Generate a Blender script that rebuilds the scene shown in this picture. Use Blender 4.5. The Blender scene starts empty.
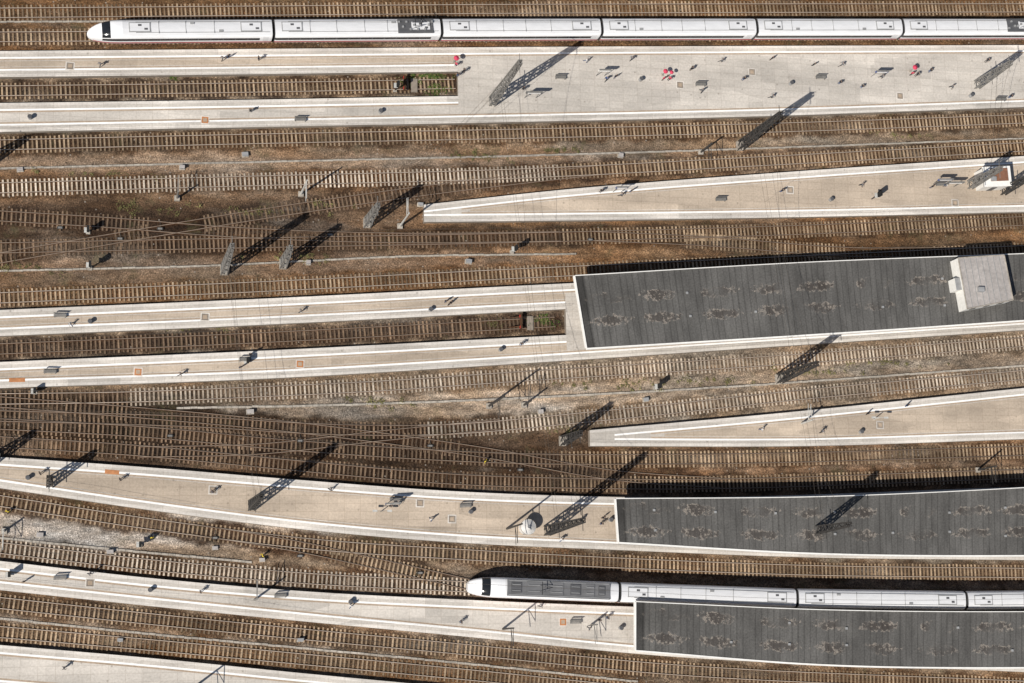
import bpy, math, random
import numpy as np
from mathutils import Vector, Matrix
random.seed(7); rng=np.random.default_rng(7)
scene=bpy.context.scene
# ------------------------------------------------------------ camera
F=1700.0; NX,NY=-420.0,-320.0           # nadir offset (image right / up)
n=math.hypot(NX,NY); th=math.atan(n/F); H=252.0
u=Vector((-NX/n,-NY/n,0))
fwd=(u*math.sin(th)+Vector((0,0,-math.cos(th)))).normalized()
R=Vector((0,0,-1)).rotation_difference(fwd).to_matrix()
CAM=-fwd*(H/math.cos(th))
cd=bpy.data.cameras.new("camera"); cam=bpy.data.objects.new("camera",cd)
scene.collection.objects.link(cam); scene.camera=cam
cam.matrix_world=Matrix.Translation(CAM)@R.to_4x4()
cd.sensor_width=36; cd.lens=F/1024*36; cd.clip_end=6000; cd.clip_start=1
def P(px,py,z=0.0):
    d=R@Vector(((px-512)/F,-(py-341.5)/F,-1.0))
    t=(z-CAM.z)/d.z
    return CAM+d*t
# ------------------------------------------------------------ light
EL=math.radians(46); AZ=math.radians(36)
tosun=Vector((-math.cos(AZ)*math.cos(EL),-math.sin(AZ)*math.cos(EL),math.sin(EL)))
sd=bpy.data.lights.new("sun",'SUN'); so=bpy.data.objects.new("sun",sd); scene.collection.objects.link(so)
sd.energy=5.0; sd.angle=math.radians(0.5); sd.color=(1.0,0.955,0.88)
so.rotation_euler=(-tosun).to_track_quat('-Z','Y').to_euler()
w=bpy.data.worlds.new("World"); scene.world=w; w.use_nodes=True
nt=w.node_tree; sky=nt.nodes.new('ShaderNodeTexSky'); sky.sky_type='NISHITA'; sky.sun_disc=False
sky.sun_elevation=EL; sky.sun_rotation=math.atan2(tosun.x,tosun.y)
nt.links.new(sky.outputs[0],nt.nodes['Background'].inputs[0]); nt.nodes['Background'].inputs[1].default_value=0.06
scene.view_settings.view_transform='Standard'; scene.view_settings.look='None'; scene.view_settings.exposure=0
# ------------------------------------------------------------ materials
class G:
    def __init__(s,name):
        s.m=bpy.data.materials.new(name); s.m.use_nodes=True; s.t=s.m.node_tree
        s.b=s.t.nodes['Principled BSDF']
        s.tc=s.t.nodes.new('ShaderNodeTexCoord').outputs['Object']
    def n(s,ty,**k):
        x=s.t.nodes.new(ty)
        for a,v in k.items(): setattr(x,a,v)
        return x
    def l(s,a,b): s.t.links.new(a,b)
    def mp(s,sc,src=None):
        x=s.n('ShaderNodeMapping'); x.inputs['Scale'].default_value=sc; s.l(src or s.tc,x.inputs['Vector']); return x.outputs[0]
    def noise(s,scale,detail=3,sc=None,rough=.6,src=None):
        x=s.n('ShaderNodeTexNoise'); x.inputs['Scale'].default_value=scale; x.inputs['Detail'].default_value=detail; x.inputs['Roughness'].default_value=rough
        s.l(s.mp(sc,src) if sc else (src or s.tc),x.inputs['Vector']); return x.outputs['Fac']
    def rng(s,v,a,b,c,d,clamp=True):
        x=s.n('ShaderNodeMapRange'); x.clamp=clamp; s.l(v,x.inputs[0])
        for i,q in enumerate((a,b,c,d)): x.inputs[i+1].default_value=q
        return x.outputs[0]
    def math(s,op,a,b=None):
        x=s.n('ShaderNodeMath',operation=op)
        for i,q in enumerate((a,b)):
            if q is None: continue
            if isinstance(q,(int,float)): x.inputs[i].default_value=q
            else: s.l(q,x.inputs[i])
        return x.outputs[0]
    def scale(s,c,f):
        x=s.n('ShaderNodeVectorMath',operation='SCALE')
        if isinstance(c,tuple): x.inputs[0].default_value=c[:3]
        else: s.l(c,x.inputs[0])
        s.l(f,x.inputs['Scale']); return x.outputs[0]
    def mix(s,f,a,b):
        x=s.n('ShaderNodeMix',data_type='RGBA')
        if isinstance(f,(int,float)): x.inputs[0].default_value=f
        else: s.l(f,x.inputs[0])
        for i,q in ((6,a),(7,b)):
            if isinstance(q,tuple): x.inputs[i].default_value=(*q[:3],1)
            else: s.l(q,x.inputs[i])
        return x.outputs[2]
    def bump(s,h,st,d):
        x=s.n('ShaderNodeBump'); x.inputs['Strength'].default_value=st; x.inputs['Distance'].default_value=d
        s.l(h,x.inputs['Height']); s.l(x.outputs[0],s.b.inputs['Normal'])
    def out(s,c,r=.85,m=0.):
        if isinstance(c,tuple): s.b.inputs['Base Color'].default_value=(*c[:3],1)
        else: s.l(c,s.b.inputs['Base Color'])
        s.b.inputs['Roughness'].default_value=r; s.b.inputs['Metallic'].default_value=m
        if r>.75: s.b.inputs['Specular IOR Level'].default_value=.15
        return s.m
def simple(name,c,r=.8,m=0.,var=.18,sc=2.0):
    g=G(name); a=g.rng(g.noise(sc,4),.3,.7,1-var,1+var); b=g.rng(g.noise(sc*.12,2),.3,.7,1-var*.6,1+var*.6)
    return g.out(g.scale(c,g.math('MULTIPLY',a,b)),r,m)
def island(name,c1,c2,r=.9,v=.3):
    g=G(name); ge=g.n('ShaderNodeNewGeometry'); ri=ge.outputs['Random Per Island']
    c=g.mix(ri,c1,c2); a=g.rng(g.noise(4,3),.3,.7,1-v,1+v); b=g.rng(g.noise(.1,4,sc=(.6,1.5,1)),.35,.65,.5,1.4)
    return g.out(g.scale(c,g.math('MULTIPLY',a,b)),r)
def ground_mat():
    g=G("ballast_gravel"); at=g.n('ShaderNodeAttribute'); at.attribute_name='Col'
    fine=g.noise(5.0,3,rough=.9); vo=g.n('ShaderNodeTexVoronoi'); vo.inputs['Scale'].default_value=3.6; g.l(g.tc,vo.inputs['Vector'])
    a=g.rng(fine,.34,.66,.25,1.85)
    b=g.rng(g.noise(.35,6,sc=(.35,1.2,1),rough=.7),.3,.7,.58,1.42)
    c=g.rng(g.noise(1.3,4,sc=(.5,1,1)),.3,.7,.65,1.35)
    d=g.rng(vo.outputs['Distance'],0,.55,1.25,.7)
    e=g.rng(g.noise(.05,3,sc=(.6,2,1)),.35,.65,.8,1.25)
    # paler gravel deposits
    lg=g.rng(g.noise(.09,5,sc=(.4,1.6,1),rough=.65),.54,.66,0,.4)
    f=g.math('MULTIPLY',g.math('MULTIPLY',a,b),g.math('MULTIPLY',c,g.math('MULTIPLY',d,e)))
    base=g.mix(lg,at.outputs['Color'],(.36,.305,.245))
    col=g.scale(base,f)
    hu=g.rng(g.noise(.12,4,sc=(.4,1.5,1)),.35,.65,0,1)
    tint=g.mix(hu,(1.16,.97,.80),(.95,1.0,1.07)); vm=g.n('ShaderNodeVectorMath',operation='MULTIPLY'); g.l(col,vm.inputs[0]); g.l(tint,vm.inputs[1]); col=vm.outputs[0]
    sp=g.n('ShaderNodeTexVoronoi'); sp.inputs['Scale'].default_value=1.3; g.l(g.tc,sp.inputs['Vector'])
    m1=g.rng(sp.outputs['Distance'],.12,.18,1,0)
    cs=g.n('ShaderNodeSeparateColor'); g.l(sp.outputs['Color'],cs.inputs[0])
    m2=g.math('GREATER_THAN',cs.outputs[0],.82)
    col=g.mix(g.math('MULTIPLY',g.math('MULTIPLY',m1,m2),.6),col,(.46,.41,.35))
    m3=g.math('LESS_THAN',cs.outputs[0],.15)
    col=g.mix(g.math('MULTIPLY',g.math('MULTIPLY',m1,m3),.7),col,(.04,.03,.025))
    wd=g.rng(g.noise(.22,5,rough=.75),.57,.67,0,.35)
    col=g.mix(wd,col,(.12,.11,.055))
    g.bump(fine,1.0,.18)
    return g.out(col,.95)
def plat_mat(name,c,dark=.25):
    g=G(name)
    a=g.rng(g.noise(3.0,4,rough=.7),.3,.7,.84,1.12)
    b=g.rng(g.noise(.16,5,sc=(.5,1.6,1)),.3,.7,.78,1.14)
    br=g.n('ShaderNodeTexBrick'); br.inputs['Scale'].default_value=1; br.inputs['Brick Width'].default_value=2.4; br.inputs['Row Height'].default_value=1.2
    br.inputs['Mortar Size'].default_value=.03; br.offset=.0
    br.inputs['Color1'].default_value=(1,1,1,1); br.inputs['Color2'].default_value=(.9,.9,.9,1); br.inputs['Mortar'].default_value=(.78,.76,.74,1); g.l(g.tc,br.inputs['Vector'])
    f=g.math('MULTIPLY',a,b); col=g.scale(br.outputs['Color'],f)
    mm=g.n('ShaderNodeVectorMath',operation='MULTIPLY'); g.l(col,mm.inputs[0]); mm.inputs[1].default_value=c
    st=g.rng(g.noise(.9,4,rough=.7),.6,.72,0,dark)
    vo=g.n('ShaderNodeTexVoronoi'); vo.inputs['Scale'].default_value=.55; g.l(g.tc,vo.inputs['Vector'])
    sp=g.rng(vo.outputs['Distance'],.03,.12,.5,0)
    col=g.mix(g.math('MAXIMUM',st,sp),mm.outputs[0],(.16,.13,.10))
    pt=g.n('ShaderNodeTexVoronoi',distance='CHEBYCHEV'); pt.inputs['Scale'].default_value=.09; g.l(g.mp((.6,2.5,1)),pt.inputs['Vector'])
    pc=g.n('ShaderNodeSeparateColor'); g.l(pt.outputs['Color'],pc.inputs[0])
    col=g.scale(col,g.rng(pc.outputs[0],0,1,.84,1.07))
    return g.out(col,.9)
def roof_mat():
    g=G("bitumen_roof"); uv=g.n('ShaderNodeUVMap'); uv.uv_map='UVMap'; U=uv.outputs[0]
    sx=g.n('ShaderNodeSeparateXYZ'); g.l(U,sx.inputs[0]); uu,vv=sx.outputs[0],sx.outputs[1]
    rib=g.math('LESS_THAN',g.math('FRACT',g.math('DIVIDE',uu,1.0)),.2)
    rib2=g.math('LESS_THAN',g.math('FRACT',g.math('DIVIDE',uu,6.0)),.03)
    a=g.rng(g.noise(3.5,4,src=U,rough=.75),.3,.7,.7,1.3)
    b=g.rng(g.noise(.6,4,sc=(.9,.25,1),src=U),.3,.7,.75,1.25)
    f=g.math('MULTIPLY',a,b)
    f=g.math('MULTIPLY',f,g.math('SUBTRACT',1.0,g.math('MULTIPLY',rib,.25)))
    f=g.math('MULTIPLY',f,g.math('ADD',1.0,g.math('MULTIPLY',rib2,.4)))
    f=g.math('MULTIPLY',f,g.rng(uu,1.2,1.6,.5,1))
    f=g.math('MULTIPLY',f,g.rng(g.noise(.06,3,src=U),.35,.65,.8,1.15))
    col=g.scale((.106,.102,.096),f)
    cellv=g.math('FLOOR',g.math('DIVIDE',uu,9.0))
    wn=g.n('ShaderNodeTexWhiteNoise',noise_dimensions='1D'); g.l(cellv,wn.inputs['W'])
    du=g.math('ABSOLUTE',g.math('SUBTRACT',g.math('MULTIPLY',g.math('FRACT',g.math('DIVIDE',uu,9.0)),9.0),g.rng(wn.outputs[0],0,1,3.7,5.3)))
    dv1=g.math('ABSOLUTE',g.math('SUBTRACT',vv,1.9)); dv2=g.math('ABSOLUTE',g.math('ADD',vv,1.6))
    dv=g.math('MINIMUM',dv1,dv2)
    ell=g.math('ADD',g.math('MULTIPLY',g.math('DIVIDE',du,3.2),g.math('DIVIDE',du,3.2)),g.math('MULTIPLY',g.math('DIVIDE',dv,.85),g.math('DIVIDE',dv,.85)))
    wob=g.math('ADD',ell,g.rng(g.noise(.9,5,src=U,rough=.8),.25,.75,-1.5,1.5))
    ring=g.math('SUBTRACT',1.0,g.rng(g.math('ABSOLUTE',g.math('SUBTRACT',wob,.7)),.0,.34,0,1))
    inside=g.rng(wob,.5,.9,.5,0)
    big=g.rng(g.noise(.13,2,src=U),.40,.52,.0,1)
    col=g.mix(g.math('MULTIPLY',inside,big),col,(.045,.034,.028))
    col=g.mix(g.math('MULTIPLY',g.math('MULTIPLY',ring,big),g.rng(g.noise(1.6,3,src=U),.45,.55,0,.85)),col,(.38,.33,.28))
    g.bump(g.math('ADD',rib,f),.3,.05)
    return g.out(col,.85)
def paint_mat(name,c,r=.35,sc=1.2,var=.07):
    g=G(name); a=g.rng(g.noise(sc,5,sc=(.35,1.5,1),rough=.7),.3,.7,1-var,1+var)
    b=g.rng(g.noise(9,3),.35,.75,1.0,.93)
    return g.out(g.scale(c,g.math('MULTIPLY',a,b)),r)
M={}
M['ground']=ground_mat()
M['plat']=plat_mat("platform_paving",(.61,.56,.50))
M['plat_tan']=plat_mat("platform_tan_paving",(.54,.445,.35),.3)
M['coping']=plat_mat("platform_edge_stone",(.73,.68,.62),.2)
M['tact']=simple("tactile_strip",(.40,.31,.23),.9)
M['line']=simple("white_line_paint",(.90,.88,.85),.7,var=.08,sc=1.5)
M['concrete']=simple("weathered_concrete",(.38,.34,.29),.9,var=.3)
M['wall']=simple("platform_wall",(.26,.22,.18),.9)
M['sleeper']=island("concrete_sleeper",(.56,.475,.38),(.36,.28,.205))
M['sleeperd']=island("timber_sleeper",(.25,.17,.11),(.085,.057,.038))
M['sleeperm']=island("worn_sleeper",(.42,.31,.205),(.20,.135,.082))
M['railside']=simple("rusty_rail",(.075,.038,.02),.85)
M['railtop']=simple("polished_rail_head",(.50,.41,.33),.5,.1)
M['railtopd']=simple("dull_rail_head",(.26,.195,.145),.6,.1)
M['fascia']=simple("white_fascia",(.82,.80,.76),.6,var=.08)
M['roof']=roof_mat()
M['steel']=simple("galvanised_steel",(.22,.21,.195),.6,.2)
M['steeld']=simple("dark_mast_steel",(.05,.046,.043),.7,.2)
M['steell']=simple("pale_mast_steel",(.50,.49,.46),.6,.1)
M['wire']=simple("copper_wire",(.12,.10,.08),.6,.1)
M['white']=paint_mat("white_train_paint",(.84,.84,.85))
M['roofgrey']=paint_mat("train_roof_grey",(.68,.68,.69),.5)
M['grey']=paint_mat("train_equipment_grey",(.30,.30,.30),.55,var=.2)
M['mgrey']=paint_mat("train_roof_panel_grey",(.14,.14,.145),.6,var=.25)
M['dgrey']=paint_mat("train_dark_grey",(.09,.09,.095),.6,var=.25)
M['red']=simple("red_paint",(.50,.03,.03),.5)
M['glass']=simple("dark_glass",(.015,.017,.02),.12)
M['black']=simple("black_rubber",(.02,.02,.02),.8)
M['orange']=simple("rust_cover",(.45,.2,.09),.8)
M['plaster']=simple("white_plaster",(.72,.70,.66),.8,var=.08)
M['roofl']=simple("light_grey_sheet_roof",(.37,.34,.32),.75)
M['kiosk']=simple("kiosk_membrane",(.58,.56,.53),.8)
M['blue']=simple("blue_sign",(.03,.07,.25),.5)
M['pink']=simple("pink_fabric",(.55,.06,.11),.85)
M['leaf']=island("weed_leaf",(.10,.17,.03),(.045,.085,.02))
M['leafd']=island("dry_weed",(.22,.20,.08),(.12,.11,.045))
M['skin']=simple("skin",(.55,.34,.25),.6)
M['hair']=simple("hair",(.05,.032,.02),.7)
M['brick']=simple("brown_roof_felt",(.22,.11,.07),.9)
# ------------------------------------------------------------ mesh builder
class MB:
    def __init__(s): s.v=[]; s.f=[]; s.mi=[]; s.ms=[]; s.uv=[]; s.hasuv=False
    def m(s,k):
        if k not in s.ms: s.ms.append(k)
        return s.ms.index(k)
    def face(s,pts,k,uv=None):
        b=len(s.v); s.v+= [tuple(p) for p in pts]; s.f.append(tuple(range(b,b+len(pts)))); s.mi.append(s.m(k))
        s.uv+= uv if uv else [(0,0)]*len(pts)
    def hexa(s,bot,top,k,kt=None,bottom=True):
        b=len(s.v); s.v+=[tuple(p) for p in bot]+[tuple(p) for p in top]; n=len(bot)
        i=s.m(k); it=s.m(kt or k)
        for j in range(n):
            q=(j+1)%n; s.f.append((b+j,b+q,b+n+q,b+n+j)); s.mi.append(i); s.uv+=[(0,0)]*4
        s.f.append(tuple(b+n+j for j in range(n))); s.mi.append(it); s.uv+=[(0,0)]*n
        if bottom: s.f.append(tuple(b+j for j in reversed(range(n)))); s.mi.append(i); s.uv+=[(0,0)]*n
    def box(s,c,d,k,ang=0.,kt=None,bottom=True,taper=1.0):
        ca,sa=math.cos(ang),math.sin(ang); x,y,z=c; a,b,h=d[0]/2,d[1]/2,d[2]/2
        def q(t,zz): return [(x+i*t*ca-j*t*sa,y+i*t*sa+j*t*ca,zz) for i,j in ((-a,-b),(a,-b),(a,b),(-a,b))]
        s.hexa(q(1,z-h),q(taper,z+h),k,kt,bottom)
    def beam(s,p,q,wd,k,w2=None,sides=4):
        p=Vector(p); q=Vector(q); d=q-p
        if d.length<1e-5: return
        d.normalize(); a=d.cross(Vector((0,0,1)) if abs(d.z)<.95 else Vector((1,0,0))).normalized(); b=a.cross(d)
        w2=w2 or wd
        def ring(c,w_): return [c+(a*math.cos(t)+b*math.sin(t))*w_*.6 for t in [2*math.pi*(i+.5)/sides for i in range(sides)]]
        s.hexa(ring(p,wd),ring(q,w2),k)
    def obj(s,name,smooth=False,parent=None,uvs=False):
        me=bpy.data.meshes.new(name); me.from_pydata(s.v,[],s.f)
        for k in s.ms: me.materials.append(M[k])
        me.polygons.foreach_set('material_index',s.mi)
        if uvs:
            l=me.uv_layers.new(name='UVMap'); l.data.foreach_set('uv',[c for p in s.uv for c in p])
        if smooth: me.polygons.foreach_set('use_smooth',[True]*len(s.f))
        me.update(); o=bpy.data.objects.new(name,me); scene.collection.objects.link(o)
        if parent: o.parent=parent
        return o
def empty(name,loc=(0,0,0)):
    o=bpy.data.objects.new(name,None); o.location=loc; scene.collection.objects.link(o); return o
# ------------------------------------------------------------ curves y(x)
class C:
    def __init__(s,pts,z=0.3):
        w_=[P(a,b,z) for a,b in pts]; s.x=np.array([p.x for p in w_]); s.y=np.array([p.y for p in w_])
        h=np.diff(s.x); d=np.diff(s.y)/h; m=np.zeros(len(s.x)); m[0]=d[0]; m[-1]=d[-1]
        for i in range(1,len(m)-1): m[i]=(d[i-1]*h[i]+d[i]*h[i-1])/(h[i]+h[i-1])
        s.m=m; s.h=h
    def __call__(s,X):
        X=np.asarray(X,float); i=np.clip(np.searchsorted(s.x,X)-1,0,len(s.h)-1)
        h=s.h[i]; t=(X-s.x[i])/h; tc=np.clip(t,0,1)
        y=(2*tc**3-3*tc**2+1)*s.y[i]+(tc**3-2*tc**2+tc)*h*s.m[i]+(-2*tc**3+3*tc**2)*s.y[i+1]+(tc**3-tc**2)*h*s.m[i+1]
        return y+np.where(t<0,(X-s.x[0])*s.m[0],0)+np.where(t>1,(X-s.x[-1])*s.m[-1],0)
XL,XR=-105.,125.
RU=(.165,.095,.047); DK=(.062,.040,.027); MD=(.108,.066,.038); TN=(.21,.16,.112)
TR=[
 ("T0",[(0,-14),(512,-16),(1024,-17)],1,1,MD,'sleeperm',1),
 ("T1",[(0,13),(512,9),(1024,8)],1,1,RU,'sleeperm',1),
 ("TA",[(0,37),(512,34),(1024,33)],1,1,MD,'sleeperm',1),
 ("bayA",[(0,91),(230,88),(455,84)],1,0,DK,'sleeperm',1),
 ("B",[(0,145),(256,139),(512,134),(768,128),(1024,119)],1,1,MD,'sleeperm',1),
 ("Ct",[(0,188),(256,181),(512,174),(768,161),(1024,147)],1,1,MD,'sleeper',1),
 ("X1",[(0,216),(100,222),(230,232),(400,238),(560,236.5)],1,0,DK,'sleeperd',0),
 ("X2",[(0,258),(100,241),(250,216),(430,190),(600,170)],1,0,DK,'sleeperd',0),
 ("D",[(0,248),(250,243),(512,238),(768,231),(1024,221)],1,1,MD,'sleeperd',1),
 ("D2",[(590,236),(700,241),(850,252),(960,252)],0,0,RU,'sleeperm',0),
 ("E",[(0,298),(256,287),(512,274),(768,262),(1024,250)],1,1,RU,'sleeperm',1),
 ("bayC",[(0,349),(256,338),(555,322)],1,0,DK,'sleeperd',1),
 ("Ft",[(0,399),(130,397),(256,392),(380,386),(512,377),(768,361),(1024,342)],1,1,TN,'sleeper',1),
 ("Gt",[(0,416),(200,422),(320,429),(430,430),(600,416),(800,395),(1024,375)],1,1,TN,'sleeper',1),
 ("Ht",[(0,424),(130,431),(300,446),(500,458),(700,459),(1024,451)],1,1,MD,'sleeperd',1),
 ("It",[(0,442),(130,450),(300,466),(450,479),(620,484),(1024,474)],1,1,MD,'sleeperd',1),
 ("X3",[(0,402),(130,412),(300,428),(480,452),(620,476),(720,483)],1,0,DK,'sleeperd',0),
 ("X4",[(140,452),(260,449),(380,436),(500,424)],0,0,DK,'sleeperd',0),
 ("K",[(0,501),(150,524),(300,543),(470,555),(620,563),(800,570),(1024,573)],1,1,MD,'sleeperm',1),
 ("L",[(0,548),(150,565),(300,578),(470,587),(620,593),(797,599),(965,601),(1060,600)],1,1,MD,'sleeper',1),
 ("X5",[(190,529),(300,547),(400,569),(480,587)],0,0,DK,'sleeperm',0),
 ("Mt",[(0,603),(150,619),(300,634),(470,650),(640,667),(1024,686)],1,1,MD,'sleeperm',1),
 ("Nt",[(0,632),(150,645),(300,659),(470,675),(640,692),(1024,712)],1,1,RU,'sleeperm',1),
]
tracks={}
for i,(nm,pts,eL,eR,col,sm,wr) in enumerate(TR):
    c=C(pts); c.x0=XL if eL else c.x[0]; c.x1=XR if eR else c.x[-1]; c.col=col; c.sm=sm; c.wr=wr; c.dz=(i%6)*.007; c.br=not(wr); tracks[nm]=c
# ------------------------------------------------------------ ground
gx=np.concatenate([[-3000,-1200,-500,-220,-140],np.arange(-112,134,.5),[170,260,600,1300,3000]])
gy=np.concatenate([[-3000,-1200,-500,-200,-110],np.arange(-80,92,.3),[120,220,520,1300,3000]])
GX,GY=np.meshgrid(gx,gy)
Rn=np.array(R)
def proj(X,Y,Z=0.):
    d=np.stack([X-CAM.x,Y-CAM.y,np.full_like(X,Z-CAM.z)],-1)@Rn
    return 512+F*d[...,0]/-d[...,2], 341.5-F*d[...,1]/-d[...,2]
PX,PY=proj(GX,GY)
def ss(a,b,x):
    t=np.clip((x-a)/(b-a),0,1); return t*t*(3-2*t)
wn=np.sin(PX*.031+np.sin(PY*.05)*2)*8+np.sin(PX*.083+PY*.06)*5
col=np.ones(GX.shape+(3,))*np.array((.30,.235,.17))
def blend(wt,c):
    global col
    col=col*(1-wt[...,None])+np.array(c)*wt[...,None]
def region(x0,x1,y0,y1,c,s=14,st=1.0,sx=None):
    sx=sx or s*2
    wt=ss(x0-sx,x0+sx,PX+wn)*(1-ss(x1-sx,x1+sx,PX+wn))*ss(y0-s,y0+s,PY+wn*.3)*(1-ss(y1-s,y1+s,PY+wn*.3))*st
    blend(wt,c)
region(-900,2000,-400,60,(.20,.122,.065),6)
region(-900,2000,150,300,(.26,.175,.11),8)
region(-900,2000,156,171,(.34,.27,.205),5,.8)
region(500,2000,205,275,(.29,.18,.10),8)
region(-900,350,200,270,(.13,.086,.056),10)
region(-900,560,255,272,(.29,.205,.14),6,.8)
region(-900,620,400,500,(.12,.083,.056),9)
region(220,680,388,420,(.50,.43,.35),5,.95)
region(600,2000,350,395,(.36,.285,.21),6,.9)
region(600,2000,440,500,(.28,.18,.11),6)
region(-900,330,512,550,(.56,.50,.43),6,.95)
region(-900,2000,565,720,(.30,.225,.155),5)
region(-900,560,612,650,(.37,.29,.215),6)
hgt=np.zeros(GX.shape)
for nm,c in tracks.items():
    wt_=.72 if c.br else .92
    d=np.abs(GY-c(GX)); e=ss(c.x0-3,c.x0,GX)*(1-ss(c.x1,c.x1+3,GX))
    wv=(1-ss(1.25,2.1,d+.3*np.sin(GX*.7+GY)+.15*np.sin(GX*2.3)))*e*wt_
    blend(wv,np.array(c.col))
    blend(np.exp(-((d-.75)/.3)**2)*e*.5,(.095,.047,.022))
    blend(np.exp(-(d/.42)**2)*e*.4,(.045,.032,.024))
    hgt=np.maximum(hgt,.14*(1-ss(1.5,2.5,d))*e)
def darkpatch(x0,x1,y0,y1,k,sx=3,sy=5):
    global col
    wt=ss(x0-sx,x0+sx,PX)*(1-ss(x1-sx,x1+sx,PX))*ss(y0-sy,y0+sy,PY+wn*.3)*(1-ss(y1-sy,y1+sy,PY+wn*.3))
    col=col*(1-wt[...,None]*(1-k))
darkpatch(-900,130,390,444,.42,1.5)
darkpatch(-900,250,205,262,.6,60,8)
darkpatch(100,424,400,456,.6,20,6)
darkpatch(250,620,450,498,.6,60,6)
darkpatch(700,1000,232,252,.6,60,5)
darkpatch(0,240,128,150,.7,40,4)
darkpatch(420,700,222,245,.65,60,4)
darkpatch(640,1400,478,500,.7,40,4)  # canopy shadow strip beside the roof, painted darker into the ground colour
nx,ny=len(gx),len(gy)
hn=rng.normal(0,.014,GX.shape)
verts=np.stack([GX,GY,hgt+hn],-1).reshape(-1,3)
idx=np.arange(nx*ny).reshape(ny,nx)
fc=np.stack([idx[:-1,:-1],idx[:-1,1:],idx[1:,1:],idx[1:,:-1]],-1).reshape(-1,4)
me=bpy.data.meshes.new("ground"); me.vertices.add(len(verts)); me.vertices.foreach_set('co',verts.ravel())
me.loops.add(fc.size); me.loops.foreach_set('vertex_index',fc.ravel().astype(np.int32))
me.polygons.add(len(fc)); me.polygons.foreach_set('loop_start',np.arange(0,fc.size,4,dtype=np.int32)); me.polygons.foreach_set('loop_total',np.full(len(fc),4,dtype=np.int32))
me.update(); me.validate()
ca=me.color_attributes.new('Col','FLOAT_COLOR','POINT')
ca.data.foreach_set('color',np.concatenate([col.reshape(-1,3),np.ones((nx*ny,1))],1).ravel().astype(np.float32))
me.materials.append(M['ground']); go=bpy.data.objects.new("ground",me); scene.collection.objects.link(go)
# ------------------------------------------------------------ tracks
for nm,c in tracks.items():
    b=MB(); root=empty("railway_track")
    xs=np.arange(c.x0,c.x1,.65); ys=c(xs); sl=(c(xs+.1)-ys)/.1
    z0=.205+c.dz
    for x,y,k in zip(xs,ys,sl):
        if not c.wr:
            others=[abs(float(o(x))-y) for on,o in tracks.items() if o is not c and o.x0<=x<=o.x1]
            if min(others)<1.1: continue
        a=math.atan(k)+random.gauss(0,.010); L=2.55+random.gauss(0,.06)
        sm=c.sm
        if nm=='Ft' and x<P(130,397).x: sm='sleeperd'
        if nm=='Gt' and x<P(425,428).x: sm='sleeperd'
        if nm in('Ht','It') and x>P(560,460).x: sm='sleeperm'
        if nm=='D' and x>P(560,236).x: sm='sleeperm'
        if nm=='Ct' and x>P(560,236).x: sm='sleeperm'
        b.box((x+random.gauss(0,.02),y+random.gauss(0,.03),z0-.05),(.26,L,.14+random.gauss(0,.006)),sm,a,bottom=False)
    b.obj("sleepers",parent=root)
    b=MB(); xs=np.append(np.arange(c.x0,c.x1,1.5),c.x1); ys=c(xs); sl=(c(xs+.1)-ys)/.1
    xq=P(425,428).x
    for side in(-1,1):
        prof=[(-.10,z0+.03,0),(-.045,z0+.06,0),(-.045,z0+.18,1),(.045,z0+.18,0),(.045,z0+.06,0),(.10,z0+.03,0)]
        pr=None
        for x,y,k in zip(xs,ys,sl):
            nrm=Vector((-k,1,0)).normalized(); ring=[Vector((x,y,0))+nrm*(side*.755+o)+Vector((0,0,z)) for o,z,_ in prof]
            dull=c.br or c.sm=='sleeperd' or (nm=='Gt' and x<xq)
            if pr:
                for j in range(5): b.face([pr[j],ring[j],ring[j+1],pr[j+1]],('railtopd' if dull else 'railtop') if j==2 else 'railside')
            pr=ring
    b.obj("rails",parent=root)
# ------------------------------------------------------------ platforms
PZ=1.0
def pc(pts): return C(pts,PZ)
def strip(b,f1,f2,x0,x1,z,k,step=2.0,minw=0.):
    xs=np.linspace(x0,x1,max(2,int((x1-x0)/step)+1)); a=f1(xs); c=f2(xs)
    for i in range(len(xs)-1):
        if min(c[i]-a[i],c[i+1]-a[i+1])<minw: continue
        b.face([(xs[i],a[i],z),(xs[i+1],a[i+1],z),(xs[i+1],c[i+1],z),(xs[i],c[i],z)],k)
def off(f,o): return lambda x:f(x)+o
def wallx(b,f,x0,x1,flip=False):
    xs=np.linspace(x0,x1,int((x1-x0)/3)+2); a=f(xs)
    for i in range(len(xs)-1): b.face([(xs[i],a[i],-.1),(xs[i+1],a[i+1],-.1),(xs[i+1],a[i+1],PZ),(xs[i],a[i],PZ)],'wall')
def capx(b,x,lo,hi): b.face([(x,float(lo(x)),-.1),(x,float(hi(x)),-.1),(x,float(hi(x)),PZ),(x,float(lo(x)),PZ)],'wall')
def edge(b,f,x0,x1,sg,other):
    def band(o1,o2,z,k):
        xs=np.linspace(x0,x1,int((x1-x0)/2)+2); y=f(xs); w_=np.abs(other(xs)-y)
        for i in range(len(xs)-1):
            if w_[i]<o2*2+.3: continue
            a0,a1=y[i]+sg*o1,y[i+1]+sg*o1; c0,c1=y[i]+sg*o2,y[i+1]+sg*o2
            b.face([(xs[i],a0,z),(xs[i+1],a1,z),(xs[i+1],c1,z),(xs[i],c0,z)],k)
    band(.0,.42,PZ+.004,'coping'); band(.42,.95,PZ+.004,'plat'); band(.95,1.22,PZ+.008,'line'); band(1.25,1.48,PZ+.004,'tact')
def platform(pieces,edges,caps):
    b=MB()
    for lo,hi,x0,x1,k in pieces: strip(b,lo,hi,x0,x1,PZ,k)
    for f,x0,x1,sg,other in edges: wallx(b,f,x0,x1); edge(b,f,x0,x1,sg,other)
    for x,lo,hi in caps: capx(b,x,lo,hi)
    return b
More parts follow.
